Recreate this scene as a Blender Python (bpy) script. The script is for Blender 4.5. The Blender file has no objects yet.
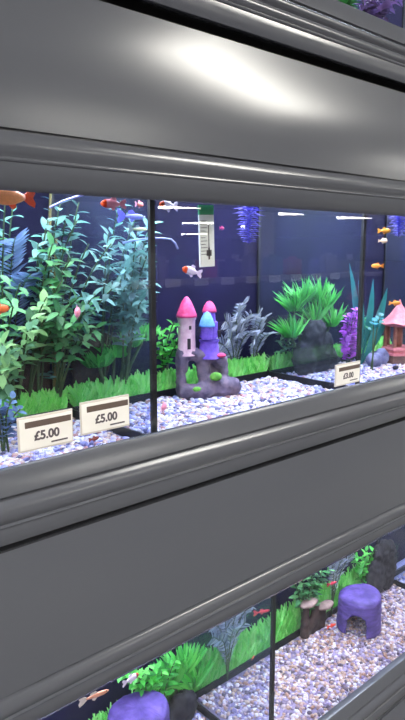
import bpy, bmesh, math, random
from mathutils import Vector, Matrix, noise
random.seed(7)
sc = bpy.context.scene
COL = sc.collection
PI = math.pi
# ------------------------------------------------------------------ helpers
class MB:
    def __init__(s): s.v = []; s.f = []
    def add(s, vs, fs):
        n = len(s.v); s.v += [tuple(p) for p in vs]; s.f += [tuple(i + n for i in q) for q in fs]; return s
    def box(s, x0, x1, y0, y1, z0, z1):
        return s.add([(x0,y0,z0),(x1,y0,z0),(x1,y1,z0),(x0,y1,z0),(x0,y0,z1),(x1,y0,z1),(x1,y1,z1),(x0,y1,z1)],
                     [(0,3,2,1),(4,5,6,7),(0,1,5,4),(1,2,6,5),(2,3,7,6),(3,0,4,7)])
    def tube(s, pts, r0, r1=None, n=7):
        r1 = r0 if r1 is None else r1
        pts = [Vector(p) for p in pts]; vs = []; fs = []
        for i, p in enumerate(pts):
            d = (pts[min(i+1,len(pts)-1)] - pts[max(i-1,0)]).normalized()
            a = d.cross(Vector((0.31,0.2,0.93)) if abs(d.z) < .9 else Vector((1,0,0))).normalized(); b = d.cross(a)
            r = r0 + (r1-r0)*i/(len(pts)-1)
            vs += [p + (a*math.cos(2*PI*k/n) + b*math.sin(2*PI*k/n))*r for k in range(n)]
        for i in range(len(pts)-1):
            for k in range(n):
                fs.append((i*n+k, i*n+(k+1)%n, (i+1)*n+(k+1)%n, (i+1)*n+k))
        fs.append(tuple(range(n-1,-1,-1))); fs.append(tuple((len(pts)-1)*n+k for k in range(n)))
        return s.add(vs, fs)
    def lathe(s, prof, c=(0,0,0), n=24):
        vs = []; fs = []
        for r, z in prof:
            for k in range(n):
                a = 2*PI*k/n; vs.append((c[0]+r*math.cos(a), c[1]+r*math.sin(a), c[2]+z))
        m = len(prof)
        for i in range(m-1):
            for k in range(n): fs.append((i*n+k, i*n+(k+1)%n, (i+1)*n+(k+1)%n, (i+1)*n+k))
        fs.append(tuple(range(n-1,-1,-1))); fs.append(tuple((m-1)*n+k for k in range(n)))
        return s.add(vs, fs)
    def ell(s, c, r, nu=14, nv=8, rot=None):
        vs = []; fs = []
        for j in range(nv+1):
            t = PI*j/nv
            for k in range(nu):
                a = 2*PI*k/nu
                p = Vector((r[0]*math.sin(t)*math.cos(a), r[1]*math.sin(t)*math.sin(a), -r[2]*math.cos(t)))
                if rot: p = rot @ p
                vs.append(p + Vector(c))
        for j in range(nv):
            for k in range(nu): fs.append((j*nu+k, j*nu+(k+1)%nu, (j+1)*nu+(k+1)%nu, (j+1)*nu+k))
        return s.add(vs, fs)
    def leaf(s, base, d, up, L, W, curl=.25, prof=(.25,.85,1,.7,.06)):
        d = Vector(d).normalized(); up = Vector(up); side = d.cross(up)
        if side.length < 1e-4: side = d.cross(Vector((1,.2,0)))
        side.normalize(); nrm = side.cross(d)
        vs = []; fs = []; m = len(prof)
        for i in range(m):
            t = i/(m-1); c = Vector(base) + d*L*t - nrm*curl*L*t*t
            w = W*.5*prof[i]
            vs += [c - side*w + nrm*w*.25, c, c + side*w + nrm*w*.25]
        for i in range(m-1):
            for k in range(2): fs.append((i*3+k, i*3+k+1, i*3+k+4, i*3+k+3))
        return s.add(vs, fs)
    def build(s, name, mat, parent=None, loc=(0,0,0), smooth=True, sharp=None, rotz=0):
        me = bpy.data.meshes.new(name); me.from_pydata(s.v, [], s.f); me.update()
        if sharp is not None or smooth:
            me.polygons.foreach_set('use_smooth', [True]*len(me.polygons))
            if sharp is not None: me.set_sharp_from_angle(angle=math.radians(sharp))
        me.materials.append(mat)
        o = bpy.data.objects.new(name, me); COL.objects.link(o)
        o.location = loc; o.rotation_euler.z = rotz
        if parent: o.parent = parent
        return o
def tag(o, label, cat, group=None, kind=None):
    o['label'] = label; o['category'] = cat
    if group: o['group'] = group
    if kind: o['kind'] = kind
    return o
def thing(name, label, cat, loc=(0,0,0), rotz=0, group=None):
    o = bpy.data.objects.new(name, None); COL.objects.link(o); o.empty_display_size = .03
    o.location = loc; o.rotation_euler.z = rotz
    return tag(o, label, cat, group)
def struct(name, mb, mat, smooth=False):
    o = mb.build(name, mat, smooth=smooth); o['kind'] = 'structure'; return o
def baked(o, mods):
    """apply modifiers [(type, {settings})] to a mesh object"""
    for t, kw in mods:
        m = o.modifiers.new(t, t)
        for k, v in kw.items(): setattr(m, k, v)
    dg = bpy.context.evaluated_depsgraph_get(); dg.update()
    me = bpy.data.meshes.new_from_object(o.evaluated_get(dg))
    o.modifiers.clear(); o.data = me
    me.polygons.foreach_set('use_smooth', [True]*len(me.polygons))
    return o
def lump(o, amp, sc_, seed=0):
    for v in o.data.vertices:
        p = v.co*sc_ + Vector((seed,seed*.7,0))
        v.co += v.normal*(noise.noise(p) + .5*noise.noise(p*2.3))*amp
    o.data.update()
# ------------------------------------------------------------------ materials
def lin(c): return tuple(((x/255)/12.92 if x/255 <= .04045 else ((x/255+.055)/1.055)**2.4) for x in c) + (1,)
def base(name):
    m = bpy.data.materials.new(name); m.use_nodes = True
    nt = m.node_tree; return m, nt, nt.nodes['Principled BSDF']
def pm(name, c1, c2=None, scale=60, rough=.6, bump=0, bscale=None, stretch=None, metallic=0, spec=.5, coat=0):
    m, nt, b = base(name); N = nt.nodes.new; L = nt.links.new
    b.inputs['Roughness'].default_value = rough; b.inputs['Metallic'].default_value = metallic
    b.inputs['Specular IOR Level'].default_value = spec; b.inputs['Coat Weight'].default_value = coat
    tc = N('ShaderNodeTexCoord'); mp = N('ShaderNodeMapping'); L(tc.outputs['Object'], mp.inputs['Vector'])
    if stretch: mp.inputs['Scale'].default_value = stretch
    nz = N('ShaderNodeTexNoise'); nz.inputs['Scale'].default_value = scale; nz.inputs['Detail'].default_value = 4
    L(mp.outputs[0], nz.inputs['Vector'])
    r = N('ShaderNodeValToRGB'); r.color_ramp.elements[0].color = lin(c1); r.color_ramp.elements[1].color = lin(c2 or c1)
    r.color_ramp.elements[0].position = .35; r.color_ramp.elements[1].position = .65
    L(nz.outputs['Fac'], r.inputs[0]); L(r.outputs[0], b.inputs['Base Color'])
    if bump:
        n2 = N('ShaderNodeTexNoise'); n2.inputs['Scale'].default_value = bscale or scale; n2.inputs['Detail'].default_value = 5
        L(mp.outputs[0], n2.inputs['Vector'])
        bp = N('ShaderNodeBump'); bp.inputs['Strength'].default_value = bump; bp.inputs['Distance'].default_value = .004
        L(n2.outputs['Fac'], bp.inputs['Height']); L(bp.outputs[0], b.inputs['Normal'])
    return m
def island(name, cols, rough=.55, trans=0, const=False, spec=.4):
    """colour varies from leaf to leaf / pebble to pebble"""
    m, nt, b = base(name); N = nt.nodes.new; L = nt.links.new
    g = N('ShaderNodeNewGeometry'); r = N('ShaderNodeValToRGB'); cr = r.color_ramp
    if const: cr.interpolation = 'CONSTANT'
    while len(cr.elements) < len(cols): cr.elements.new(.5)
    for i, c in enumerate(cols):
        cr.elements[i].position = i/(len(cols) if const else len(cols)-1); cr.elements[i].color = lin(c)
    L(g.outputs['Random Per Island'], r.inputs[0]); L(r.outputs[0], b.inputs['Base Color'])
    b.inputs['Roughness'].default_value = rough; b.inputs['Specular IOR Level'].default_value = spec
    if trans:
        t = N('ShaderNodeBsdfTranslucent'); L(r.outputs[0], t.inputs['Color'])
        mx = N('ShaderNodeMixShader'); mx.inputs[0].default_value = trans
        L(b.outputs[0], mx.inputs[1]); L(t.outputs[0], mx.inputs[2])
        L(mx.outputs[0], nt.nodes['Material Output'].inputs['Surface'])
    return m
def glassy(name, tint, f0=.04, haze=0, hazecol=(170,190,190), refl=True):
    """thin clear sheet: straight-through tint plus a Schlick mirror reflection"""
    m = bpy.data.materials.new(name); m.use_nodes = True; nt = m.node_tree; nt.nodes.clear(); N = nt.nodes.new; L = nt.links.new
    out = N('ShaderNodeOutputMaterial'); tr = N('ShaderNodeBsdfTransparent'); tr.inputs[0].default_value = tint + (1,)
    cur = tr.outputs[0]
    if haze:
        df = N('ShaderNodeBsdfDiffuse'); df.inputs[0].default_value = lin(hazecol)  # pale diffuse share puts the panes' reflected haze into their colour
        mx = N('ShaderNodeMixShader'); mx.inputs[0].default_value = haze
        L(cur, mx.inputs[1]); L(df.outputs[0], mx.inputs[2]); cur = mx.outputs[0]
    if refl:
        g = N('ShaderNodeNewGeometry'); dt = N('ShaderNodeVectorMath'); dt.operation = 'DOT_PRODUCT'
        L(g.outputs['Normal'], dt.inputs[0]); L(g.outputs['Incoming'], dt.inputs[1])
        def mth(op, a, b=None):
            n = N('ShaderNodeMath'); n.operation = op
            for i, x in enumerate((a, b)):
                if x is None: continue
                if isinstance(x, (int, float)): n.inputs[i].default_value = x
                else: L(x, n.inputs[i])
            return n.outputs[0]
        q = mth('POWER', mth('SUBTRACT', 1.0, mth('ABSOLUTE', dt.outputs['Value'])), 5.0)
        fac = mth('ADD', mth('MULTIPLY', q, 1-f0), f0)
        gl = N('ShaderNodeBsdfGlossy'); gl.inputs['Roughness'].default_value = 0.0
        mx = N('ShaderNodeMixShader'); L(fac, mx.inputs[0]); L(cur, mx.inputs[1]); L(gl.outputs[0], mx.inputs[2]); cur = mx.outputs[0]
    L(cur, out.inputs['Surface'])
    return m
def emit(name, c, s):
    m, nt, b = base(name); b.inputs['Base Color'].default_value = (.8,.8,.8,1)
    b.inputs['Emission Color'].default_value = c + (1,); b.inputs['Emission Strength'].default_value = s; return m

FASC = pm('grey_plastic', (86,88,96), (89,91,99), 3, .22, .012, 300, (.15,1,1), spec=.55)
GROOVE = pm('shaded_gap', (18,18,20), None, 20, .8)
GLASS = glassy('front_glass', (.985,.99,.99), .042)
PART = glassy('partition_glass', (.95,.97,.98), .03, .018)
WATER = glassy('water_tint', (.93,.95,1.0), refl=False)
SEAL = pm('black_silicone', (12,13,17), (20,20,26), 40, .5)
NAVY = pm('navy_backing', (17,14,40), (26,22,56), 6, .7, spec=.2)
BLACKP = pm('black_plastic', (16,16,18), None, 30, .5)
WHITEP = pm('white_card', (244,240,234), (248,244,240), 30, .6)
INK = pm('dark_ink', (92,84,90), None, 30, .7)
BAND = pm('brown_band', (92,78,72), (104,88,80), 30, .6)
HOLD = pm('clear_holder_edge', (214,206,196), None, 30, .35)
GRAVEL = island('aquarium_pebbles', [(226,222,232),(150,150,196),(206,196,222),(196,168,150),(120,116,158),(236,232,236),(176,170,208),(188,140,136),(98,92,120),(214,204,206),(164,160,214),(222,196,182)], .5, const=True)
GRAVEL2 = island('aquarium_pebbles_warm', [(206,184,184),(150,132,152),(184,150,128),(222,206,204),(126,104,112),(196,160,152),(168,150,178),(176,132,110),(104,88,98),(226,216,220),(160,140,170),(206,176,150)], .5, const=True)
GBED = pm('gravel_bed', (110,100,122), (150,138,152), 120, .8)
L_GREEN = island('leaf_green', [(54,118,66),(84,160,92),(36,78,56),(124,190,122),(60,130,86)], .5, .25)
L_TEAL = island('leaf_teal', [(62,116,104),(96,152,136),(34,68,70),(124,178,162),(68,116,122)], .5, .25)
L_PALE = island('leaf_pale', [(112,166,104),(160,206,136),(84,138,96),(140,190,150)], .5, .25)
L_BRIGHT = island('leaf_bright', [(60,170,60),(96,220,84),(44,130,56),(130,236,110),(70,190,90)], .5, .3)
L_LAWN = island('leaf_lawn', [(140,240,110),(170,250,130),(110,216,96),(190,250,150),(150,244,136)], .6, .45)
L_GREY = island('leaf_grey', [(130,142,164),(176,186,204),(76,86,108),(196,204,214),(110,124,108)], .5, .25)
REFL_VIOLET = island('reflection_violet', [(130,120,230),(166,158,250),(96,88,196),(146,138,240)], .5, .3)
L_BLUE = island('leaf_blue', [(84,106,156),(108,140,176),(64,88,130)], .5, .3)
L_MAG = island('leaf_magenta', [(196,72,216),(224,110,240),(166,60,186),(210,130,226)], .5, .3)
L_SWORD = island('leaf_sword', [(40,140,130),(50,150,170),(36,120,110),(60,160,190)], .45, .25)
L_DEEP = island('leaf_deep', [(34,130,84),(50,160,100),(28,100,76)], .5, .25)
L_PLUM = island('leaf_plum', [(112,86,140),(140,108,170),(76,58,102),(160,126,180),(96,66,104)], .5, .25)
STEM = pm('stem_green', (52,84,50), (78,96,54), 60, .6)
STEMB = pm('stem_brown', (96,90,48), (122,112,60), 60, .6)
WOOD = pm('driftwood', (40,28,30), (66,46,42), 40, .8, .6, 60)
ROCKD = pm('dark_rock', (22,21,28), (40,38,46), 40, .8, .5, 50)
ROCKB = pm('blue_grey_rock', (86,90,130), (120,124,160), 50, .8, .5, 60)
# ------------------------------------------------------------------ camera (seen from the aisle, eye height 1.45 m, looking right along the rack)
EYE = Vector((0,-.8,1.45)); FPX = 640
phi = math.atan(110/FPX); psi = math.atan(1/(718*math.cos(phi)/FPX))
Fw = Vector((math.sin(psi)*math.cos(phi), math.cos(psi)*math.cos(phi), -math.sin(phi)))
Rt = Vector((math.cos(psi), -math.sin(psi), 0)); Up = Rt.cross(Fw)
cam = bpy.data.cameras.new('camera'); co = bpy.data.objects.new('camera', cam); COL.objects.link(co)
cam.sensor_fit = 'VERTICAL'; cam.sensor_height = 36; cam.lens = 36*FPX/720; cam.clip_start = .02; cam.clip_end = 300
co.matrix_world = Matrix(((Rt.x,Up.x,-Fw.x,EYE.x),(Rt.y,Up.y,-Fw.y,EYE.y),(Rt.z,Up.z,-Fw.z,EYE.z),(0,0,0,1)))
sc.camera = co
# ------------------------------------------------------------------ shop room
FLOOR = pm('shop_floor', (88,87,90), (98,97,99), 2, .35)
CEIL = pm('shop_ceiling', (120,122,126), (128,130,134), 2, .9)
WALL = pm('shop_wall', (70,70,86), (84,84,98), 1, .9)
struct('floor', MB().box(-25,75,-75,.5,-.1,0), FLOOR)
struct('ceiling', MB().box(-25,75,-75,.5,3.3,3.4), CEIL)
struct('wall_back', MB().box(-25,75,.4,.5,0,3.3), WALL)
struct('wall_front', MB().box(-25,75,-75,-74.9,0,3.3), WALL)
struct('wall_left', MB().box(-25,-24.9,-74.9,.4,0,3.3), WALL)
struct('wall_right', MB().box(74.9,75,-74.9,.4,0,3.3), WALL)
LAMPE = emit('lamp_glow', (1,.97,.89), 36)
LAMPH = pm('lamp_housing', (200,200,200), None, 10, .5)
def lamp(x, y, z, L, W, rz, label):
    t = thing('ceiling_light', label, 'ceiling light', (x,y,z), rz, 'shop ceiling lights')
    MB().box(-L/2-.02,L/2+.02,-W/2-.02,W/2+.02,.0,.06).build('housing', LAMPH, t, smooth=False)
    MB().box(-L/2,L/2,-W/2,W/2,-.09,.0).build('diffuser', LAMPE, t, smooth=False)
    MB().tube([(-L*.3,0,.06),(-L*.3,0,3.3-z)],.008).build('rod', LAMPH, t); MB().tube([(L*.3,0,.06),(L*.3,0,3.3-z)],.008).build('rod', LAMPH, t)
    return t
for a in [(14.6,-16.5,1.5,'nearest long lamp mirrored in the glass above the thermometer'),
          (23.9,-26.0,1.7,'lamp mirrored in the glass in the middle of the stack over the thermometer'),
          (40.0,-44.6,2.4,'farthest lamp mirrored in the glass, lowest of the stack over the thermometer'),
          (20.6,-16.6,1.0,'lamp mirrored in the glass right of the violet frond reflection, under the frame'),
          (25.2,-16.7,1.6,'lamp mirrored in the glass at upper right, above the purple plant'),
          (29.5,-27.5,1.0,'small lamp mirrored in the glass beside the violet frond reflection')]:
    lamp(a[0], a[1], 2.95, a[2], .16, math.atan2(a[1], a[0])+PI/2, a[3])
lamp(3.1,-2.0,3.0,2.3,.36,math.radians(-30),'lamp over the aisle mirrored as a bright patch on the upper fascia')
for x, y, l in [(-2.4,-1.8,'extra unseen lamp over the near end of the aisle'),(-.6,-3.4,'extra unseen lamp over the aisle behind the photographer'),(8,-1.6,'extra unseen lamp over the far end of the aisle'),
                (-1.5,-7,'extra unseen lamp above the next aisle at left'),(5.5,-8,'extra unseen lamp above the next aisle'),(12,-6,'extra unseen lamp above the next aisle at right')]:
    lamp(x, y, 3.05, 2.4, .4, 0, l)  # extra lamps out of view, put in to lift the ambient light
# shop shelving across the aisle, mirrored faintly in the tank glass
SHELF = pm('shelf_grey', (150,150,158), None, 10, .6); SHB = pm('shelf_back', (96,98,112), None, 10, .8)
gs = thing('shop_shelf', 'grey shop shelf across the aisle, mirrored faintly in the castle tank glass', 'shelf', (5.2,-4.3,0))
MB().box(-2.2,2.2,-.06,0,0,1.32).build('back_board', SHB, gs, smooth=False)
for z in (.15,.62,1.12): MB().box(-2.2,2.2,.001,.42,z,z+.05).build('shelf_board', SHELF, gs, smooth=False)
for x in (-2.2,-.0,2.2): MB().box(x-.03,x+.03,-.12,-.061,0,1.40).build('upright', SHELF, gs, smooth=False)
MB().box(.15,.62,-.10,-.061,1.33,1.95).build('header_board', SHELF, gs, smooth=False)
for k in range(9):
    tag(MB().box(-.09,.09,0,.006,0,.075).build('shelf_ticket', WHITEP, loc=(3.5+k*.36,-3.879,1.105), smooth=False), 'pale shelf edge ticket in the row mirrored in the glass', 'ticket', 'tickets on the mirrored shelf')
PK_ = [pm('pack_navy',(40,50,96)), pm('pack_red',(170,40,80)), pm('pack_teal',(40,90,96)), pm('pack_grey',(120,120,130))]
for k in range(10):
    z = 1.17; h = .16+.06*((k*7)%4)/3
    o = MB().box(-.11,.11,-.05,.05,0,h).box(-.04,.04,-.03,.03,h,h+.03).build('food_pack', PK_[(k*3)%4], loc=(3.45+k*.34,-4.08,z+.001), smooth=False)
    tag(o, 'boxed goods on the top shelf mirrored faintly in the tank glass', 'box', 'packs on the mirrored shelf')
# ------------------------------------------------------------------ fascias
X0, X1 = -.7, 4.2
def Zo(z0, y): return EYE.z + (z0-EYE.z)*(.8+y)/.8
def arc(p, q, bulge, n=8, sgn=1):
    """points from p to q (y,z) bulging outward (-y) as a smooth hump"""
    return [(p[0]+(q[0]-p[0])*t - bulge*math.sin(PI*t)**.8, p[1]+(q[1]-p[1])*t) for t in [i/n for i in range(n+1)]]
def extrude(prof, name, mat, parent):
    n = len(prof); NX = 2; vs = []
    for x in (X0, X1): vs += [(x,y,z) for y, z in prof]
    fs = [(i, n+i, n+(i+1)%n, (i+1)%n) for i in range(n)] + [tuple(range(n)), tuple(range(2*n-1,n-1,-1))]
    o = MB().add(vs, fs).build(name, mat, parent, sharp=38)
    bm = bmesh.new(); bm.from_mesh(o.data); bmesh.ops.recalc_face_normals(bm, faces=bm.faces); bm.to_mesh(o.data); bm.free()
    return o
def fascia(label, p0, g1, s1, b1, pt, pb, s2, bt, ridge):
    t = thing('tank_fascia', label, 'fascia', (0,0,0))
    P0=(-.035,Zo(p0,-.035)); G1=(-.045,Zo(g1,-.045)); S1=(-.047,Zo(s1,-.047)); B1=(-.042,Zo(b1,-.042))
    bead = lambda p, r=.0022: [(p[0], p[1]+r*1.3), (p[0]-r*1.1, p[1]+r*.7), (p[0]-r*1.3, p[1]), (p[0]-r*.8, p[1]-r*.9), (p[0], p[1]-r*1.2)]
    pr = [(-.014,P0[1]-.012), (-.016,P0[1]-.004)] + [(-.028,P0[1]+.001), P0, (-.0385,P0[1]-.006)]
    pr += [(G1[0],G1[1]+.002), (G1[0]+.006,G1[1]+.0012), (G1[0]+.006,G1[1]-.0012), (G1[0]-.001,G1[1]-.002)]
    if ridge:   # two rounded ridges
        mid = (-.046,(G1[1]*.52+S1[1]*.48))
        pr += arc((G1[0]-.001,G1[1]-.002), mid, .006, 7)[1:] + arc(mid, (S1[0],S1[1]+.003), .005, 7)[1:]
    else:
        pr += arc((G1[0]-.001,G1[1]-.002), (S1[0],S1[1]+.003), .007, 9)[1:]
    pr += bead(S1) + arc((S1[0],S1[1]-.003), B1, .002, 5)[1:] + [(B1[0]+.003,B1[1]-.0005), (-.014,B1[1]+.006)]
    extrude(pr, 'ledge_trim', FASC, t)
    T=(-.040,Zo(pt,-.040)) ; B=(-.055,Zo(pb,-.055))
    MB().box(X0,X1,-.012,-.006,T[1]-.02,B1[1]+.02).build('shadow_gap', GROOVE, t, smooth=False)  # near-black strip behind the gap, its shade put into the colour
    pan = [(-.014,T[1]-.004), (T[0]+.003,T[1]-.001), T] + [(T[0]+(B[0]-T[0])*u - .006*math.sin(PI*u), T[1]+(B[1]-T[1])*u) for u in [i/12 for i in range(1,12)]] + [B, (-.014,B[1])]
    extrude(pan, 'panel', FASC, t)
    S2=(-.0565,Zo(s2,-.0565)); BT=(-.045,Zo(bt,-.045))
    lo = [(-.006,B[1]), (B[0]+.006,B[1]), (B[0]+.006,B[1]-.0022), (B[0]-.0005,B[1]-.0035)]
    lo += arc((B[0]-.0005,B[1]-.0035),(S2[0],S2[1]+.003),.006,8)[1:] + bead(S2) + arc((S2[0],S2[1]-.003),BT,.003,5)[1:] + [(BT[0]+.004,BT[1]-.002), (-.006,BT[1]+.006)]
    extrude(lo, 'lower_trim', FASC, t)
    return t
fascia('wide grey fascia with a bright lamp patch, above the castle tank', 1.916,1.884,1.843,1.809,1.788,1.604,1.565,1.528, True)
fascia('wide dull grey fascia across the middle, below the price tags', 1.154,1.113,1.073,1.046,1.036,.818,.781,.752, False)
fascia('grey fascia at the bottom right corner, under the lower gravel', .356,.315,.275,.245,.237,.02,.0,-.03, False) if False else None
t = fascia('grey ledge at the bottom right corner, under the lower gravel', .356,.312,.268,.236,.228,.05,.02,-.0, False)
# ------------------------------------------------------------------ tanks
ALU = pm('lamp_alu', (150,150,154), None, 30, .4)
def tank(x0, x1, zb, zg, zt, label, power, back=.30, warm=False):
    t = thing('aquarium_tank', label, 'aquarium', (0,0,0))
    a, b = x0+.001, x1-.001
    MB().box(a,b,.320,.336,zb,zt).build('back_panel', NAVY, t, smooth=False)
    MB().box(a,b,.0,.319,zb-.012,zb-.001).build('base_plate', BLACKP, t, smooth=False)
    MB().box(a,b,.0,.006,zb,zt).build('front_pane', GLASS, t, smooth=False)
    MB().box(b-.006,b,.007,.319,zb,zt).build('side_pane', PART, t, smooth=False)
    MB().box(b-.009,b+.0005,.0065,.013,zb,zt).build('corner_seal', SEAL, t, smooth=False)
    MB().box(b-.007,b+.0005,.3150,.3195,zb,zt).build('corner_seal', SEAL, t, smooth=False)
    s = MB().box(a,b-.01,.270,.276,zb,zg+.010); s.build('bottom_seal', SEAL, t, smooth=False)
    s = MB().box(b-.011,b-.0065,.014,.27,zb,zg+.010); s.build('bottom_seal', SEAL, t, smooth=False)
    MB().box(a+.003,b-.012,.008,.268,zg+.004,zt-.05).build('water', WATER, t, smooth=False)
    MB().box(a,b,.0,.336,zt+.001,zt+.012).build('lid', BLACKP, t, smooth=False)
    MB().box((a+b)/2-.22,(a+b)/2+.22,.08,.16,zt-.018,zt-.002).build('lamp_bar', ALU, t, smooth=False)
    la = bpy.data.lights.new('tank_lamp','AREA'); la.shape='RECTANGLE'; la.size=(b-a)*.85; la.size_y=.17; la.energy=power; la.color=(.84,.90,1.0)
    lo = bpy.data.objects.new('tank_lamp', la); COL.objects.link(lo); lo.location=((a+b)/2,.15,zt-.022); lo.parent=t
    return t
def gravel(x0, x1, zg, mat, label, n, seed):
    rnd = random.Random(seed); ic = bmesh.new(); bmesh.ops.create_icosphere(ic, subdivisions=1, radius=1)
    iv = [v.co.copy() for v in ic.verts]; fi = [tuple(v.index for v in f.verts) for f in ic.faces]; ic.free()
    mb = MB(); mb.box(x0+.004,x1-.013,.008,.268,zg-.024,zg-.006).box(x0+.004,x1-.013,.2768,.3145,zg-.024,zg-.004)
    for i in range(n):
        c = Vector((rnd.uniform(x0+.012,x1-.022), rnd.uniform(.016,.262), zg-.005+rnd.uniform(-.002,.003)))
        r = rnd.uniform(.0035,.0068); s = Vector((r*rnd.uniform(.8,1.4), r*rnd.uniform(.8,1.3), r*rnd.uniform(.6,.9)))
        R = Matrix.Rotation(rnd.uniform(0,6.28),3,'Z') @ Matrix.Rotation(rnd.uniform(-.5,.5),3,'X')
        mb.add([c + R @ Vector((v.x*s.x*rnd.uniform(.8,1.2), v.y*s.y*rnd.uniform(.8,1.2), v.z*s.z)) for v in iv], fi)
    return tag(mb.build('gravel', mat), label, 'gravel', kind='stuff')
def lawn(x0, x1, zg, h, label, seed, n=3600):
    rnd = random.Random(seed); mb = MB(); nb = int((x1-x0)/.012)
    for i in range(nb):   # mossy cushions that the blades grow from
        mb.ell((x0+.006+(x1-x0-.012)*(i+.5)/nb, .286, zg-.004), (.011,.006,h*rnd.uniform(.45,.6)), 8, 6)
    for i in range(n):
        x = rnd.uniform(x0,x1); y = rnd.uniform(.277,.285)
        z0 = h*.45*rnd.random(); hh = h*rnd.uniform(.25,.5)*(1+.25*noise.noise(Vector((x*22,seed,0))))
        mb.leaf((x,y,zg-.005+z0), (rnd.uniform(-.8,.8), rnd.uniform(-.15,.05), 1), (rnd.uniform(-.6,.6),-.7,.9), hh, rnd.uniform(.006,.010), rnd.uniform(.05,.3), (.7,1,.3))
    return tag(mb.build('lawn_grass', L_LAWN), label, 'grass', kind='stuff')
ZM, ZL, ZU = 1.137, .352, 1.880
mid = [(-.54,.045),(.045,.630),(.630,1.206),(1.206,1.782),(1.782,2.36)]
ml = ['glass aquarium behind the left edge of the picture','left aquarium with dense leafy plants behind two price tags','middle aquarium holding the toy castle','right aquarium holding the pink pagoda','dark aquarium beyond the pagoda at right']
for (a,b), l in list(zip(mid, ml))[1:]:
    tank(a, b, ZM-.026, ZM, 1.62, l, 6.5)
for (a,b), l in zip([(.07,.937),(.937,1.82),(1.82,2.7)], ['lower left aquarium with a purple log near the bottom edge','lower right aquarium with a purple hollow log on gravel','lower aquarium past the right edge']):
    tank(a, b, ZL-.026, ZL, .87, l, 6.5)
tank(.937, 1.82, ZU-.026, ZU, 2.36, 'upper aquarium showing only plants at the top right corner', 12.0)
gravel(.045,.630,ZM,GRAVEL,'pale lavender gravel below the left price tags',3600,1)
gravel(.630,1.206,ZM,GRAVEL,'pale lavender gravel around the toy castle',3600,2)
gravel(1.206,1.782,ZM,GRAVEL,'pale lavender gravel around the pink pagoda',3600,3)
gravel(1.78,2.36,ZM,GRAVEL,'pale gravel beyond the pink pagoda',1500,4)
gravel(.07,.937,ZL,GRAVEL,'pale gravel in the lower left aquarium',5000,5)
gravel(.937,1.82,ZL,GRAVEL2,'pinkish brown gravel around the hollow log at lower right',5200,6)
gravel(1.82,2.7,ZL,GRAVEL,'pale gravel past the right end of the lower aquarium',2500,7)
gravel(.937,1.82,ZU,GRAVEL,'gravel in the upper aquarium',1500,8)
lawn(.05,.612,ZM,.068,'bright green lawn strip along the back of the left aquarium',1)
lawn(.64,1.188,ZM,.07,'bright green lawn strip behind the toy castle',2)
lawn(1.216,1.764,ZM,.065,'bright green lawn strip behind the purple plant',3)
lawn(.08,.92,ZL,.115,'bright green lawn strip at the back of the lower left aquarium',4,4600)
lawn(.95,1.80,ZL,.125,'bright green lawn strip behind the purple hollow log',5,4600)
# ------------------------------------------------------------------ plants
def bez(p0, p1, p2, n):
    return [p0*(1-t)**2 + p1*2*t*(1-t) + p2*t*t for t in [i/n for i in range(n+1)]]
def leafy(label, root, tips, LL, LW, mat, per=26, stem=STEM, seed=0, droop=.35, start=.15, cat='plant', name='aquarium_plant', group='leafy aquarium plants', r=.0022):
    rnd = random.Random(seed); root = Vector(root); t = thing(name, label, cat, root, 0, group)
    sm = MB(); fm = MB()
    for tip in tips:
        tp = Vector(tip) - root
        cpt = Vector((tp.x*.25+rnd.uniform(-.01,.01), tp.y*.3, tp.z*.72))
        pts = bez(Vector((rnd.uniform(-.006,.006),rnd.uniform(-.006,.006),-.004)), cpt, tp, 14)
        sm.tube(pts, r, r*.5, 5)
        for k in range(per):
            u = start + (1-start)*(k+rnd.random()*.5)/per
            i = min(int(u*14),13); p = pts[i].lerp(pts[i+1], u*14-i); d = (pts[i+1]-pts[i]).normalized()
            a = k*2.4+rnd.uniform(-.4,.4)
            s1 = d.cross(Vector((0,1,.1))).normalized(); s2 = d.cross(s1)
            out = (s1*math.cos(a) + s2*math.sin(a)*.8 + d*.5).normalized()
            sz = rnd.uniform(.7,1.15)*(1-.35*u)
            fm.leaf(p, out, Vector((0,-.35,1)), LL*sz, LW*sz, rnd.uniform(.1,droop))
    sm.build('stem', stem, t); fm.build('foliage', mat, t)
    return t
def fern(label, root, tips, LL, mat, stem=STEM, seed=0, per=30, group='feathery aquarium plants', W=.15):
    """fronds with paired leaflets lying in one plane"""
    rnd = random.Random(seed); root = Vector(root); t = thing('aquarium_fern', label, 'plant', root, 0, group)
    sm = MB(); fm = MB()
    for tip in tips:
        tp = Vector(tip)-root; pts = bez(Vector((0,0,-.004)), Vector((tp.x*.15,tp.y*.2,tp.z*.9)), tp, 16)
        sm.tube(pts, .0018, .0008, 5)
        for k in range(per):
            u = .22+.78*k/per; i = min(int(u*16),15); p = pts[i].lerp(pts[i+1],u*16-i); d = (pts[i+1]-pts[i]).normalized()
            s = d.cross(Vector((0,1,0))).normalized()
            for g in (-1,1):
                L = LL*math.sin(PI*min(1,.25+.75*(1-u)+.1))*rnd.uniform(.8,1.1)+LL*.15
                fm.leaf(p, s*g + d*.7 + Vector((0,rnd.uniform(-.3,.3),0)), (0,-1,.5), L, L*W, .15)
    sm.build('stem', stem, t); fm.build('foliage', mat, t)
    return t
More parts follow.
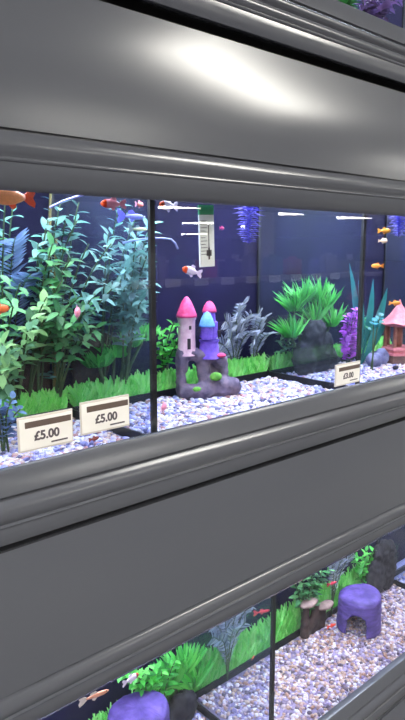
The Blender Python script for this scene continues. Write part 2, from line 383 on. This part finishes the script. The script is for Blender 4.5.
def tuft(label, root, n, h, spread, w, mat, seed=0, group='grassy aquarium plants', base_r=.02, lean=(0,0), name='grass_tuft', crowns=((0,0,0),), ymax=.312):
    rnd = random.Random(seed); root = Vector(root); t = thing(name, label, 'plant', root, 0, group)
    fm = MB(); sm = MB()
    for cx, cy, cz in crowns:
        if cz > .01: sm.tube([(cx*.2,cy*.2,-.004),(cx*.6,cy*.6,cz*.6),(cx,cy,cz)], .004, .003, 6)
        for i in range(n):
            a = rnd.uniform(0,2*PI); q = rnd.random()**.6*spread
            d = Vector((math.cos(a)*q+lean[0], math.sin(a)*q*.45+lean[1], 1)).normalized()
            L = h*rnd.uniform(.6,1.1)
            yend = root.y+cy+d.y*L
            if yend > ymax: d.y -= (yend-ymax)/L*1.2
            fm.leaf((cx+math.cos(a)*base_r*rnd.random(), cy+math.sin(a)*base_r*rnd.random()*.5, cz-.003), d, (-math.cos(a)*.6,-1,.3), L, w*rnd.uniform(.7,1.2), rnd.uniform(.05,.3), (.6,1,.9,.6,.08))
    if sm.v: sm.build('stem', STEM, t)
    fm.build('foliage', mat, t)
    return t
# left aquarium and the back corner behind its glass side
leafy('teal leafy plant reaching the waterline at the far left', (0.499,0.298,ZM), [(.40,.2,1.50),(.46,.16,1.545),(.50,.22,1.53),(.42,.18,1.42)], .034,.014, L_TEAL, 22, seed=11)
leafy('green leafy plant with bright leaves at the left picture edge', (0.484,0.298,ZM), [(.41,.09,1.42),(.45,.11,1.40),(.38,.12,1.36)], .036,.017, L_GREEN, 20, seed=12)
leafy('pale green bush with large leaves low at the left edge', (0.524,0.298,ZM), [(.42,.12,1.31),(.47,.12,1.345),(.51,.14,1.375),(.44,.16,1.29),(.40,.12,1.27)], .036,.02, L_PALE, 18, seed=13, start=.45)
leafy('tall yellowish stemmed plant beside the dark corner line', (.605,.295,ZM), [(.606,.285,1.56),(.600,.26,1.47)], .03,.013, L_TEAL, 20, STEMB, 14, r=.005)
leafy('teal plant slanting right under the glowing pale fish', (0.605,0.298,ZM), [(.60,.18,1.53),(.605,.16,1.46),(.585,.2,1.50)], .034,.014, L_TEAL, 24, seed=15)
leafy('green plant arching above the pink fish', (0.605,0.298,ZM), [(.59,.07,1.46),(.60,.06,1.40),(.57,.09,1.38)], .034,.014, L_TEAL, 22, seed=16, start=.5)
leafy('dense teal plant in the back corner behind the glass side', (0.709,0.298,ZM), [(.70,.2,1.54),(.73,.2,1.50),(.66,.18,1.48),(.76,.22,1.45)], .036,.015, L_TEAL, 24, seed=17, start=.35)
leafy('green plant leaning right in front of the back corner', (0.764,0.298,ZM), [(.66,.13,1.42),(.72,.13,1.40),(.70,.14,1.36),(.74,.16,1.46)], .036,.015, L_TEAL, 22, seed=18, start=.5)
leafy('green leafy plant behind the glass edge left of the castle', (0.764,0.298,ZM), [(.77,.25,1.52),(.80,.24,1.44),(.75,.24,1.40)], .034,.014, L_TEAL, 22, seed=19, start=.4)
leafy('broad green plant slanting up to the right across the left tank', (0.544,0.298,ZM), [(.545,.15,1.40),(.56,.14,1.44),(.53,.15,1.46),(.575,.15,1.37)], .042,.02, L_GREEN, 24, seed=61, start=.35)
leafy('teal plant with wide leaves filling the top centre of the left tank', (0.569,0.298,ZM), [(.565,.18,1.53),(.59,.17,1.50),(.54,.18,1.50),(.52,.18,1.46)], .040,.02, L_TEAL, 26, seed=62, start=.3)
leafy('pale leafed bush behind the second price tag', (0.605,0.298,ZM), [(.555,.14,1.33),(.585,.13,1.36),(.60,.13,1.32),(.53,.14,1.35)], .036,.018, L_GREEN, 22, seed=63, start=.5)
leafy('broad teal plant behind the glass side at mid height', (0.774,0.298,ZM), [(.70,.15,1.48),(.675,.15,1.45),(.73,.16,1.44),(.75,.17,1.50),(.69,.15,1.38)], .042,.02, L_TEAL, 26, seed=64, start=.4)
leafy('dark green plant at the far left behind the bright leaves', (0.439,0.298,ZM), [(.43,.24,1.46),(.46,.25,1.43),(.49,.25,1.48),(.50,.24,1.39)], .038,.018, L_GREEN, 24, seed=65, start=.3)
fern('blue fern frond hanging over near the top left', (0.514,0.298,ZM), [(.49,.2,1.47),(.515,.2,1.41)], .03, L_BLUE, seed=20)
tuft('low bright green bush on the branch left of the glass edge', (.725,.282,ZM), 60, .036, 1.5, .012, L_BRIGHT, 21, crowns=((-.03,0,.085),(.01,.0,.10),(.05,.0,.118),(.085,0,.128)))
leafy('small violet bush at the far left above the gravel', (.425,.14,ZM), [(.40,.12,1.22),(.43,.11,1.225),(.45,.13,1.20),(.415,.13,1.21)], .022,.014, L_BLUE, 16, seed=22, start=.2, group='low aquarium bushes')
# middle aquarium
leafy('leafy green bush left of the pink castle tower', (0.871,0.298,ZM), [(.83,.25,1.285),(.86,.24,1.30),(.89,.25,1.27),(.84,.25,1.25),(.875,.25,1.25)], .03,.018, L_BRIGHT, 12, seed=23, start=.45, group='low aquarium bushes')
fern('grey blue fine leaved plant right of the castle', (1.099,0.298,ZM), [(1.02,.25,1.29),(1.06,.25,1.28),(1.00,.26,1.24),(1.09,.25,1.29),(1.05,.24,1.31),(1.08,.25,1.33),(1.11,.25,1.30),(1.03,.25,1.25),(1.10,.24,1.26),(1.04,.26,1.265),(1.07,.25,1.26)], .022, L_GREY, seed=24)
fern('grey fine leaved plant beside the back corner line', (1.164,0.298,ZM), [(1.13,.25,1.30),(1.155,.25,1.29),(1.165,.24,1.25),(1.12,.25,1.24),(1.14,.25,1.26)], .021, L_GREY, seed=25)
# right aquarium
tuft('large bright green grassy plant over dark rocks', (1.305,.235,ZM), 60, .066, 1.7, .008, L_BRIGHT, 26, base_r=.02, crowns=((-.062,0,.165),(-.03,.0,.185),(.035,0,.185),(.065,.0,.165),(-.075,-.005,.10),(.005,-.01,.135),(.085,-.005,.115)))
leafy('mid green leafy plant under the bright grassy one', (1.279,0.298,ZM), [(1.22,.25,1.26),(1.25,.24,1.27),(1.35,.24,1.28),(1.38,.25,1.25)], .03,.014, L_PALE, 16, seed=27, start=.3, group='low aquarium bushes')
leafy('magenta small leaved plant beside the glass edge', (1.385,.165,ZM), [(1.37,.16,1.285),(1.395,.15,1.30),(1.36,.16,1.25),(1.40,.16,1.26),(1.385,.15,1.23),(1.355,.15,1.22),(1.38,.15,1.29),(1.37,.15,1.24)], .026,.020, L_MAG, 26, seed=28, start=.3, group='low aquarium bushes')
def sword(label, root, blades, mat, LW, seed, stemm=STEM):
    root = Vector(root); t = thing('sword_plant', label, 'plant', root, 0); rnd = random.Random(seed)
    for tip, w in blades:
        tp = Vector(tip)-root; fm = MB()
        fm.leaf((tp.x*.05,tp.y*.05,0), tp, (0,-1,.25), tp.length, w, .06, (.15,.35,.75,1,.95,.6,.06)); fm.build('leaf', mat, t)
    return t
sword('teal broad leaved sword plant between purple plant and pagoda', (1.49,.20,ZM), [((1.45,.2,1.415),.03),((1.475,.19,1.37),.03),((1.575,.17,1.345),.034),((1.54,.19,1.37),.03),((1.60,.18,1.27),.02)], L_SWORD, .03, 29)
leafy('round leaved turquoise plant at the foot of the sword plant', (1.455,.14,ZM), [(1.44,.13,1.27),(1.455,.12,1.285)], .03,.03, L_SWORD, 5, seed=30, start=.7, group='low aquarium bushes')
leafy('deep green bush left of the pagoda', (1.579,0.298,ZM), [(1.50,.2,1.25),(1.53,.2,1.27),(1.56,.2,1.26),(1.59,.2,1.245),(1.58,.21,1.22),(1.51,.2,1.21)], .04,.013, L_DEEP, 20, seed=31, start=.25, group='low aquarium bushes')
# feathery meshes that stand in for violet reflections
def frond(label, x, y, z, h, w, seed):
    t = thing('frond_reflection', label, 'plant', (x,y,z), 0, 'violet reflections at the waterline'); rnd = random.Random(seed)
    MB().tube([(0,0,0),(.003,0,-h*.5),(.001,0,-h)], .0016, .0008, 6).build('stem', STEM, t)
    fm = MB()
    for k in range(110):
        u = k/110; a = k*2.4; r = w*(1-.55*u)
        fm.leaf((0,0,-h*u), (math.cos(a)*1.2,math.sin(a)*.7,.35), (0,0,1), r*rnd.uniform(.7,1.1), .010, .3)
    fm.build('foliage', REFL_VIOLET, t)
frond('violet reflection modelled as a feathery frond near the middle of the castle tank', .928,.09,1.56,.098,.040,1)
frond('violet reflection modelled as a feathery frond at the right picture edge', 1.44,.07,1.57,.088,.042,2)
# lower aquariums
leafy('bright green strip of leaves above the lower left log', (.80,.24,ZL), [(.66,.2,.60),(.70,.2,.575),(.74,.21,.555),(.78,.22,.54),(.84,.22,.53),(.80,.22,.52)], .03,.015, L_BRIGHT, 20, seed=41, start=.4)
tuft('bushy green tuft left of the lower dividing line', (.90,.26,ZL), 90, .07, 1.6, .011, L_BRIGHT, 42, crowns=((-.04,0,.09),(0,0,.10),(.02,-.01,.06)))
fern('grey blue plant above the lawn at the lower dividing line', (1.05,.265,ZL), [(1.0,.26,.53),(1.04,.25,.56),(1.08,.25,.55),(1.12,.25,.54),(1.06,.25,.50),(1.01,.25,.49),(1.02,.25,.55),(1.10,.25,.50),(.99,.26,.50)], .024, L_GREY, seed=43)
leafy('mid green bush above the stone ledges', (1.36,.265,ZL), [(1.28,.25,.56),(1.33,.25,.56),(1.38,.25,.55),(1.42,.25,.53),(1.40,.25,.50),(1.46,.25,.52)], .036,.016, L_GREEN, 20, seed=44, start=.35)
fern('pale blue plant behind the purple hollow log', (1.50,.27,ZL), [(1.46,.25,.55),(1.50,.25,.56),(1.54,.25,.55),(1.58,.25,.53),(1.48,.25,.52),(1.52,.25,.53)], .024, L_GREY, seed=45)
leafy('bright green bush at the right end of the lower lawn', (1.66,.27,ZL), [(1.60,.26,.51),(1.64,.25,.52),(1.69,.25,.51),(1.73,.25,.50),(1.62,.25,.47),(1.70,.25,.46)], .032,.016, L_BRIGHT, 18, seed=46, start=.3, group='low aquarium bushes')
# upper aquarium
leafy('light green leaves at the top edge right of centre', (1.13,.04,ZU), [(1.11,.03,1.965),(1.14,.03,1.975),(1.165,.03,1.955),(1.18,.035,1.985),(1.10,.035,1.985),(1.15,.03,1.945)], .036,.024, L_BRIGHT, 16, seed=51, start=.3)
leafy('plum purple bush in the top right corner', (1.29,.09,ZU), [(1.22,.05,1.97),(1.26,.05,1.99),(1.30,.05,2.02),(1.34,.05,2.0),(1.38,.06,2.02),(1.24,.06,2.04),(1.32,.06,1.96)], .036,.024, L_PLUM, 26, seed=52, start=.2)
# ------------------------------------------------------------------ rocks and driftwood
def blob(name, label, cat, loc, parts, mat, vox=.005, amp=.003, nsc=60, group=None, seed=1):
    mb = MB()
    for p in parts:
        if p[0] == 'e': mb.ell(p[1], p[2])
        else: mb.tube(p[1], p[2], p[3], 8)
    o = mb.build(name, mat); baked(o, [('REMESH', dict(mode='VOXEL', voxel_size=vox))]); lump(o, amp, nsc, seed); o.location = loc
    return tag(o, label, cat, group)
blob('driftwood','dark driftwood hollow under the pale bush at left','driftwood',(.53,.302,ZM),[('t',[(-.07,0,-.002),(-.05,0,.09),(.0,-.004,.15),(.06,0,.16)],.013,.012),('e',(0,0,.06),(.075,.012,.07)),('e',(.03,0,.12),(.045,.012,.05)),('e',(-.04,0,.03),(.04,.012,.05))],WOOD)
blob('driftwood','dark driftwood branch rising right behind the glass side','driftwood',(.70,.30,ZM),[('t',[(-.06,0,-.002),(-.02,0,.06),(.05,0,.10),(.11,-.01,.118)],.012,.007),('e',(-.01,0,.10),(.05,.011,.07)),('e',(-.03,0,.03),(.03,.011,.05))],WOOD,seed=3)
blob('dark_rock','dark rock pile under the bright grassy plant','rock',(1.31,.222,ZM),[('e',(-.03,0,.04),(.045,.025,.05)),('e',(.03,0,.05),(.05,.026,.06)),('e',(0,-.002,.1),(.045,.022,.04)),('e',(.07,0,.025),(.035,.022,.03))],ROCKD,amp=.006)
blob('pale_rock','blue grey rock at the foot of the sword plant','rock',(1.535,.17,ZM),[('e',(-.02,0,.014),(.03,.02,.022)),('e',(.02,.005,.016),(.028,.02,.026))],ROCKB,amp=.004)
blob('driftwood','dark driftwood stump carrying flat stones at lower right','driftwood',(1.39,.250,ZL+.002),[('t',[(-.045,0,-.002),(-.045,0,.035),(-.043,0,.052)],.014,.012),('e',(0,0,.02),(.06,.011,.03)),('t',[(-.043,0,.04),(-.04,0,.10)],.012,.010),('e',(.01,.0,.04),(.03,.010,.04)),('t',[(.03,0,.0),(.04,0,.062)],.013,.010)],WOOD)
STONE = pm('flat_stone', (128,104,100), (158,132,124), 40, .7, .3)
for (x,y,z,rx), l in zip([(1.352,.243,.458,.036),(1.432,.243,.420,.034)], ['upper flat pinkish stone ledge on the lower driftwood','lower flat pinkish stone ledge on the lower driftwood']):
    blob('flat_stone', l, 'stone', (x,y,z), [('e',(0,0,0),(rx,.018,.009))], STONE, .004, .002, group='flat stones on the driftwood')
blob('dark_rock','dark rock at the back under the right end of the lower frame','rock',(1.72,.24,ZL),[('e',(-.03,0,.06),(.05,.02,.07)),('e',(.04,0,.08),(.04,.02,.09)),('e',(0,0,.14),(.045,.018,.04))],ROCKD,amp=.006,seed=5)
blob('dark_rock','dark rock under the green tuft at the lower left','rock',(.87,.235,ZL),[('e',(0,0,.03),(.045,.022,.045)),('e',(-.04,0,.02),(.03,.02,.03))],ROCKD,amp=.005,seed=6)
blob('dark_rock','small dark pebble on the gravel before the pagoda','rock',(1.51,.10,ZM+.004),[('e',(0,0,0),(.012,.007,.006))],ROCKD,.002,.001)
# purple hollow logs
PURP = pm('purple_resin', (66,48,118), (98,76,156), 30, .6, .5, 50, (1,1,4))
def log(label, loc, R, H, th0, half, oh):
    mb = MB(); nt_, nz = 72, 16; keep = []
    for j in range(nz+1):
        for k in range(nt_):
            a = 2*PI*k/nt_; z = H*j/nz
            r = R*(1 + .05*math.sin(a*3+1) + .03*noise.noise(Vector((math.cos(a)*3,math.sin(a)*3,z*60))) ) * (1.04-.05*j/nz if j<nz else .93)
            mb.v.append((r*math.cos(a), r*math.sin(a)*.9, z - (0.0 if j<nz else -.004)))
    for j in range(nz):
        for k in range(nt_):
            a = (2*PI*(k+.5)/nt_ - th0 + PI) % (2*PI) - PI; z = H*(j+.5)/nz
            w = half*math.sqrt(max(0,1-max(0,(z-oh*.5)/(oh*.5))**2)) if z < oh else 0
            if abs(a) < w: continue
            mb.f.append((j*nt_+k, j*nt_+(k+1)%nt_, (j+1)*nt_+(k+1)%nt_, (j+1)*nt_+k))
    top = nz*nt_; prev = top
    for q in (.7,.35):
        n = len(mb.v)
        for k in range(nt_):
            v = mb.v[top+k]; mb.v.append((v[0]*q, v[1]*q, v[2]+.003+.002*math.sin(k*.5+q*9)))
        for k in range(nt_): mb.f.append((prev+k, prev+(k+1)%nt_, n+(k+1)%nt_, n+k))
        prev = n
    mb.f.append(tuple(prev+k for k in range(nt_)))
    o = mb.build('hollow_log', PURP)
    baked(o, [('SOLIDIFY', dict(thickness=.011, offset=-1)), ('SUBSURF', dict(levels=1))]); lump(o, .0012, 160)
    o.location = loc
    return tag(o, label, 'aquarium ornament', 'purple hollow logs')
log('purple hollow log with an arched opening on the lower right gravel', (1.505,.172,ZL+.001), .066, .104, math.radians(206), math.radians(30), .066)
log('purple log top cut by the bottom edge of the picture', (.715,.19,ZL+.001), .068, .135, math.radians(215), math.radians(28), .06)
# ------------------------------------------------------------------ toy castle
CROCK = pm('castle_rock', (78,70,96), (120,104,124), 50, .75, .6, 70)
CPINKW = pm('castle_pale_pink', (206,166,186), (222,190,204), 90, .7, .4, 120)
CPINK = pm('castle_pink_roof', (206,52,110), (226,84,140), 80, .6, .4, 140)
CPURP = pm('castle_purple', (92,62,176), (122,88,206), 60, .7, .5, 120)
CBLUE = pm('castle_blue_roof', (76,138,214), (110,166,230), 80, .6, .3, 120)
CDARK = pm('castle_window', (30,24,34), None, 30, .8)
MOSS = pm('castle_moss', (70,140,50), (120,190,70), 70, .9, .6, 120)
k = thing('toy_castle', 'toy castle ornament with pink tower and purple tower on grey rocks', 'aquarium ornament', (.928,.212,ZM), math.radians(-27))
mb = MB()
for c, r in [((-.058,0,.03),(.011,.018,.045)),((-.056,0,.075),(.014,.018,.035)),((-.045,0,.095),(.024,.02,.018)),((-.02,0,.088),(.026,.018,.014)),((-.012,0,.06),(.011,.016,.04)),
             ((-.005,-.004,.045),(.013,.014,.04)),((.005,0,.085),(.03,.02,.014)),((.038,.002,.05),(.010,.018,.044)),((.03,.004,.075),(.016,.018,.02)),((.02,.014,.05),(.02,.006,.035)),
             ((-.04,-.012,.010),(.028,.02,.018)),((-.012,-.016,.012),(.03,.02,.02)),((.03,-.014,.018),(.03,.02,.024)),((.056,-.008,.016),(.02,.018,.022)),((.012,-.016,.03),(.016,.014,.016))]:
    mb.ell(c, r)
rb = mb.build('rock_base', CROCK, k); baked(rb, [('REMESH', dict(mode='VOXEL', voxel_size=.0035))]); lump(rb, .0025, 110, 4)
tw = MB().lathe([(.021,.09),(.0195,.10),(.0185,.125),(.0185,.165),(.0205,.168),(.0205,.173),(.018,.174)],(-.045,0,0)).build('pale_pink_tower', CPINKW, k, sharp=40)
MB().box(-.048,-.041,-.0205,-.016,.105,.128).build('window', CDARK, tw, smooth=False)
MB().box(-.0445,-.0395,-.0200,-.016,.147,.155).build('window', CDARK, tw, smooth=False)
MB().lathe([(.0225,.172),(.0215,.178),(.016,.192),(.010,.206),(.004,.214),(.0005,.216)],(-.045,0,0)).build('pink_cone_roof', CPINK, tw)
tp = MB().lathe([(.027,.082),(.023,.09),(.0195,.115),(.022,.118),(.022,.121),(.016,.1215),(.016,.126),(.021,.127),(.0185,.14),(.0185,.16),(.014,.162),(.0125,.183),(.010,.184)],(.006,.003,0)).build('purple_tower', CPURP, k, sharp=40)
MB().lathe([(.0155,.181),(.015,.186),(.0115,.195),(.006,.203),(.0005,.205)],(.007,.005,0)).build('pink_cone_roof', CPINK, tp)
MB().lathe([(.0175,.152),(.017,.156),(.013,.168),(.007,.180),(.0005,.184)],(-.003,-.012,0)).build('blue_cone_roof', CBLUE, tp)
MB().lathe([(.012,.125),(.012,.153)],(-.003,-.012,0)).build('turret', CPURP, tp, sharp=40)
MB().box(.022,.028,-.012,-.006,.128,.142).build('window', CDARK, tp, smooth=False)
ms = MB().ell((.028,-.012,.088),(.012,.01,.005)).build('pink_patch', CPINK, k)
ms = MB().ell((.012,-.03,.045),(.014,.006,.009)).ell((-.03,-.03,.02),(.01,.005,.005)).build('moss', MOSS, k); lump(ms,.002,200)
# ------------------------------------------------------------------ pink pagoda
PGP = pm('pagoda_pink', (196,104,116), (214,132,138), 60, .7, .4, 110)
PGB = pm('pagoda_brown', (128,74,62), (158,98,80), 60, .75, .5, 110)
PGD = pm('pagoda_foot', (92,64,62), (120,84,78), 60, .8, .5, 110)
g = thing('toy_pagoda', 'pink pagoda ornament cut by the right picture edge', 'aquarium ornament', (1.622,.165,ZM), math.radians(18))
def slab(mb, r0, r1, z0, z1): mb.lathe([(r0,z0),(r1,z1)], n=6)
m1 = MB(); slab(m1,.046,.043,-.003,.020); m1.build('foot', PGD, g, smooth=False)
m1 = MB(); slab(m1,.048,.048,.0205,.027); slab(m1,.041,.041,.0272,.037); slab(m1,.047,.045,.0372,.043); m1.build('deck', PGP, g, smooth=False)
for q in range(6):
    a = 2*PI*q/6; MB().lathe([(.0065,.043),(.005,.047),(.005,.098),(.0065,.102)],(.036*math.cos(a),.036*math.sin(a),0),10).build('post', PGB, g, sharp=40)
MB().lathe([(.012,.043),(.011,.1)],n=10).build('core', PGB, g)
vs = []; fs = []; rings = [(.060,.108,.006),(.044,.116,.002),(.028,.132,0),(.014,.152,0),(.008,.160,0),(.0055,.166,0),(.001,.176,0)]
m1 = MB(); n = 24
for r, z, fl in rings:
    for q in range(n):
        a = 2*PI*q/n; c6 = math.cos(6*a)*.5+.5
        m1.v.append((r*(.9+.1*c6)*math.cos(a), r*(.9+.1*c6)*math.sin(a), z+fl*c6))
for i in range(len(rings)-1):
    for q in range(n): m1.f.append((i*n+q, i*n+(q+1)%n, (i+1)*n+(q+1)%n, (i+1)*n+q))
b0 = len(m1.v)
for q in range(n):
    a = 2*PI*q/n; m1.v.append((.04*math.cos(a), .04*math.sin(a), .102))
for q in range(n): m1.f.append((b0+q, b0+(q+1)%n, (q+1)%n, q))
m1.f.append(tuple(b0+q for q in range(n-1,-1,-1))); m1.f.append(tuple((len(rings)-1)*n+q for q in range(n)))
m1.build('flared_roof', PGP, g, sharp=50)
# ------------------------------------------------------------------ fish
EYEM = pm('fish_eye', (14,14,16), None, 20, .2)
FM = {}
def fcol(c):
    if c not in FM: FM[c] = pm('fish_scale_%d' % len(FM), c, tuple(min(255,int(x*1.06)) for x in c), 300, .35)
    return FM[c]
def fish(label, loc, L, yaw, body, tail, head=None, pitch=0, deep=.17, group='small aquarium fish'):
    t = thing('fish', label, 'fish', loc, 0, group); t.rotation_euler = (0, pitch, yaw)
    prof = [(.5,.012,.0),(.47,.35,.0),(.40,.68,0),(.28,.95,.0),(.12,1.0,0),(-.04,.85,0),(-.18,.55,0),(-.28,.3,0)]
    def loft(pr):
        mb = MB(); n = 12
        for x, h, _ in pr:
            for q in range(n):
                a = 2*PI*q/n; mb.v.append((x*L, deep*.55*L*h*math.cos(a), deep*L*h*math.sin(a)))
        for i in range(len(pr)-1):
            for q in range(n): mb.f.append((i*n+q, (i+1)*n+q, (i+1)*n+(q+1)%n, i*n+(q+1)%n))
        mb.f.append(tuple(range(n))); mb.f.append(tuple((len(pr)-1)*n+q for q in range(n-1,-1,-1))); return mb
    if head is None: bo = loft(prof).build('body', fcol(body), t)
    else:
        bo = loft(prof[2:]).build('body', fcol(body), t); loft(prof[:4]).build('head', fcol(head), t)
    def fin(pts, name, th=.012):
        mb = MB(); n = len(pts)
        mb.v = [(x*L,-th*L*.5,z*L) for x, z in pts] + [(x*L,th*L*.5,z*L) for x, z in pts]
        mb.f = [tuple(range(n)), tuple(range(2*n-1,n-1,-1))] + [(i,n+i,n+(i+1)%n,(i+1)%n) for i in range(n)]
        return mb.build(name, fcol(tail), t, smooth=False)
    fin([(-.25,.045),(-.36,.13),(-.5,.19),(-.53,.10),(-.47,0),(-.53,-.10),(-.5,-.19),(-.36,-.13),(-.25,-.045)], 'tail_fin')
    fin([(.12,deep*.95),(.02,deep+.10),(-.12,deep+.07),(-.14,deep*.55)], 'dorsal_fin')
    fin([(.10,-deep*.95),(.0,-deep-.08),(-.08,-deep-.03),(-.06,-deep*.72)], 'belly_fin')
    for s in (-1,1): MB().ell((.40*L, s*deep*.36*L, .03*L),(.022*L,.012*L,.022*L),8,6).build('eye', EYEM, t)
OR=(240,84,26); WH=(226,206,226); YL=(244,150,84); PK=(232,140,150); RD=(216,52,44)
fish('yellow orange fish with a red orange tail at the top left corner', (.42,.06,1.523), .07, PI+.1, YL, OR)
fish('orange headed fish with pinkish body under the frame at left', (.585,.055,1.521), .042, PI-.2, PK, PK, OR)
fish('small orange pink fish under the frame left of the dividing edge', (.684,.12,1.528), .028, .4, (226,110,84), PK)
fish('orange and white fish under the frame right of the dividing edge', (.692,.05,1.523), .045, PI+.15, WH, WH, OR)
fish('orange headed white fish swimming left above the castle', (.770,.08,1.412), .044, PI-.1, WH, WH, OR, -.25)
fish('small magenta fish right of the thermometer', (.864,.1,1.491), .018, .3, (206,40,110), (206,40,110))
fish('slim blue white fish near the top left of the glass edge', (.668,.12,1.507), .065, .15, (150,150,255), (120,110,240), (210,220,255), deep=.075)
fish('slim pale yellow fish just below the blue white one', (.688,.13,1.486), .045, .1, (206,210,150), (150,170,160), deep=.07)
fish('pink and violet fish among the leaves at left', (.511,.05,1.356), .034, .9, PK, (206,120,170), (236,170,150), deep=.24)
fish('orange fish half cut by the left picture edge', (.392,.06,1.368), .034, .2, (226,110,50), OR)
fish('tiny red brown fish over the gravel between the tags and the frame', (.522,.03,1.159), .02, .1, (150,74,60), (150,74,60))
fish('pink upright guppy over the gravel left of the castle', (.697,.075,1.172), .032, .6, (220,130,150), PK, deep=.22)
fish('small orange yellow fish near the top right corner', (1.424,.1,1.497), .034, -.6, (226,150,50), (226,150,50))
fish('pale cream fish beneath the top right orange fish', (1.514,.16,1.474), .024, -.9, (190,160,130), (170,140,120), deep=.26)
fish('orange yellow fish in the dark above the sword plant', (1.431,.12,1.410), .034, 2.6, (236,150,50), (206,120,40))
fish('orange yellow fish above the pagoda roof', (1.489,.1,1.314), .032, -.6, (236,150,60), (220,140,60))
fish('red backed white fish just under the lower frame', (.600,.055,.690), .038, .1, WH, WH, RD)
fish('long orange white fish at the lower left under the frame', (.520,.05,.700), .055, -.15, (226,150,120), (220,200,190), deep=.08)
fish('red fish in front of the grey plant in the lower tank', (1.107,.2,.55), .045, -.4, (206,60,70), (206,60,70), deep=.09)
fish('red fish above the stone ledges', (1.33,.15,.565), .034, -.2, (206,60,80), (206,60,80), deep=.1)
fish('orange red fish low beside the purple hollow log', (1.405,.2,.385), .034, -.2, (226,70,50), (226,70,50), deep=.12)
fish('tiny orange fish over the lower lawn', (1.076,.2,.437), .018, .4, (226,110,60), (226,110,60))
# ------------------------------------------------------------------ thermometer and price tags
th = thing('tank_thermometer', 'white strip thermometer with green top on the castle tank glass', 'thermometer', (.741,.0092,1.472), 0); th.rotation_euler.y = math.radians(-2)
TW = pm('thermometer_white', (226,226,218), (232,232,226), 30, .5); TG = pm('thermometer_green', (30,140,90), None, 30, .5)
MB().box(-.0165,.0165,-.0012,.0018,-.05,.036).build('strip', TW, th, smooth=False)
MB().box(-.0165,.0165,-.0014,.0018,.0362,.052).build('green_top', TG, th, smooth=False)
sg = MB()
for i in range(11): sg.box(-.014,-.004 if i%2 else 0.0,-.0018,-.0013,.026-i*.0055-.0005,.026-i*.0055+.0005)
sg.build('scale_marks', INK, th, smooth=False)
MB().box(.002,.0055,-.0018,-.0013,-.038,-.018).box(-.002,.0095,-.0018,-.0013,-.032,-.022).box(.003,.0045,-.0018,-.0013,-.018,.025).build('indicator', INK, th, smooth=False)
def price(label, x, z, w, h, txt, tilt):
    t = thing('price_tag', label, 'price tag', (x,-.0021,z), 0, 'price tags on the tank glass'); t.rotation_euler.y = tilt
    MB().box(-w/2,w/2,-.0012,.0,0,h).build('card', WHITEP, t, smooth=False)
    MB().box(-w/2-.002,w/2+.002,.0002,.002,-.003,h+.003).build('holder', HOLD, t, smooth=False)
    MB().box(-w*.40,w*.48,-.0018,-.0013,h*.70,h*.90).build('brown_band', BAND, t, smooth=False)
    MB().box(w*.08,w*.40,-.0018,-.0013,h*.09,h*.14).build('small_print', INK, t, smooth=False) if w > .05 else None
    cu = bpy.data.curves.new('price_text','FONT'); cu.body = txt; cu.size = h*.40; cu.align_x = 'CENTER'; cu.extrude = .0002; cu.offset = .0006
    tmp = bpy.data.objects.new('tmp', cu); COL.objects.link(tmp)
    dg = bpy.context.evaluated_depsgraph_get(); me = bpy.data.meshes.new_from_object(tmp.evaluated_get(dg)); bpy.data.objects.remove(tmp)
    me.materials.clear(); me.materials.append(INK)
    o = bpy.data.objects.new('price_text', me); COL.objects.link(o); o.parent = t; o.rotation_euler.x = PI/2; o.location = (0,-.0016,h*.27)
price('leftmost white price tag with a brown band, partly before the gravel', .4235,1.176,.082,.044,'£5.00',0)
price('second white price tag from the left, beside the glass edge', .5235,1.182,.084,.044,'£5.00',0)
price('small cream price tag below the purple plant', 1.146,1.166,.086,.041,'£3.00',0)
tag(MB().tube([(.500,.1,1.514),(.522,.1,1.524),(.545,.1,1.532),(.572,.1,1.540)],.0018,None,8).build('airline_tube', pm('tube_violet',(150,150,214),None,30,.4)), 'thin pale violet tube slanting under the frame at top left', 'tube')
# rack that carries the tanks
RK = pm('rack_steel', (60,60,64), None, 10, .5)
rk = thing('aquarium_rack', 'dark steel rack standing behind the grey fascias and carrying the tanks', 'rack', (1.1,.17,0))
for z in (ZL,ZM,ZU): MB().box(-1.75,1.65,-.17,.19,z-.066,z-.0385).build('shelf_deck', RK, rk, smooth=False)
for x in (-1.7,-.1,1.6): MB().box(x-.02,x+.02,.191,.225,0,2.4).build('upright', RK, rk, smooth=False)
# pale air line
TUBEM = pm('airline_tube', (150,160,210), (170,180,220), 30, .4)
tag(MB().tube([(.655,.13,1.462),(.675,.125,1.467),(.70,.12,1.470),(.722,.11,1.471),(.738,.1,1.469),(.748,.1,1.462),(.754,.1,1.452)],.0017,None,8).build('airline_tube', TUBEM), 'thin pale air tube curving across the glass edge at left of the thermometer', 'tube')
# ------------------------------------------------------------------ render look
w = bpy.data.worlds.new('world'); sc.world = w; w.use_nodes = True
w.node_tree.nodes['Background'].inputs[0].default_value = (.05,.05,.055,1)
sc.view_settings.view_transform = 'Standard'; sc.view_settings.look = 'None'; sc.view_settings.exposure = 0; sc.view_settings.gamma = 1
sc.cycles.use_denoising = True; sc.cycles.max_bounces = 10; sc.cycles.transparent_max_bounces = 24
sc.cycles.sample_clamp_indirect = 6
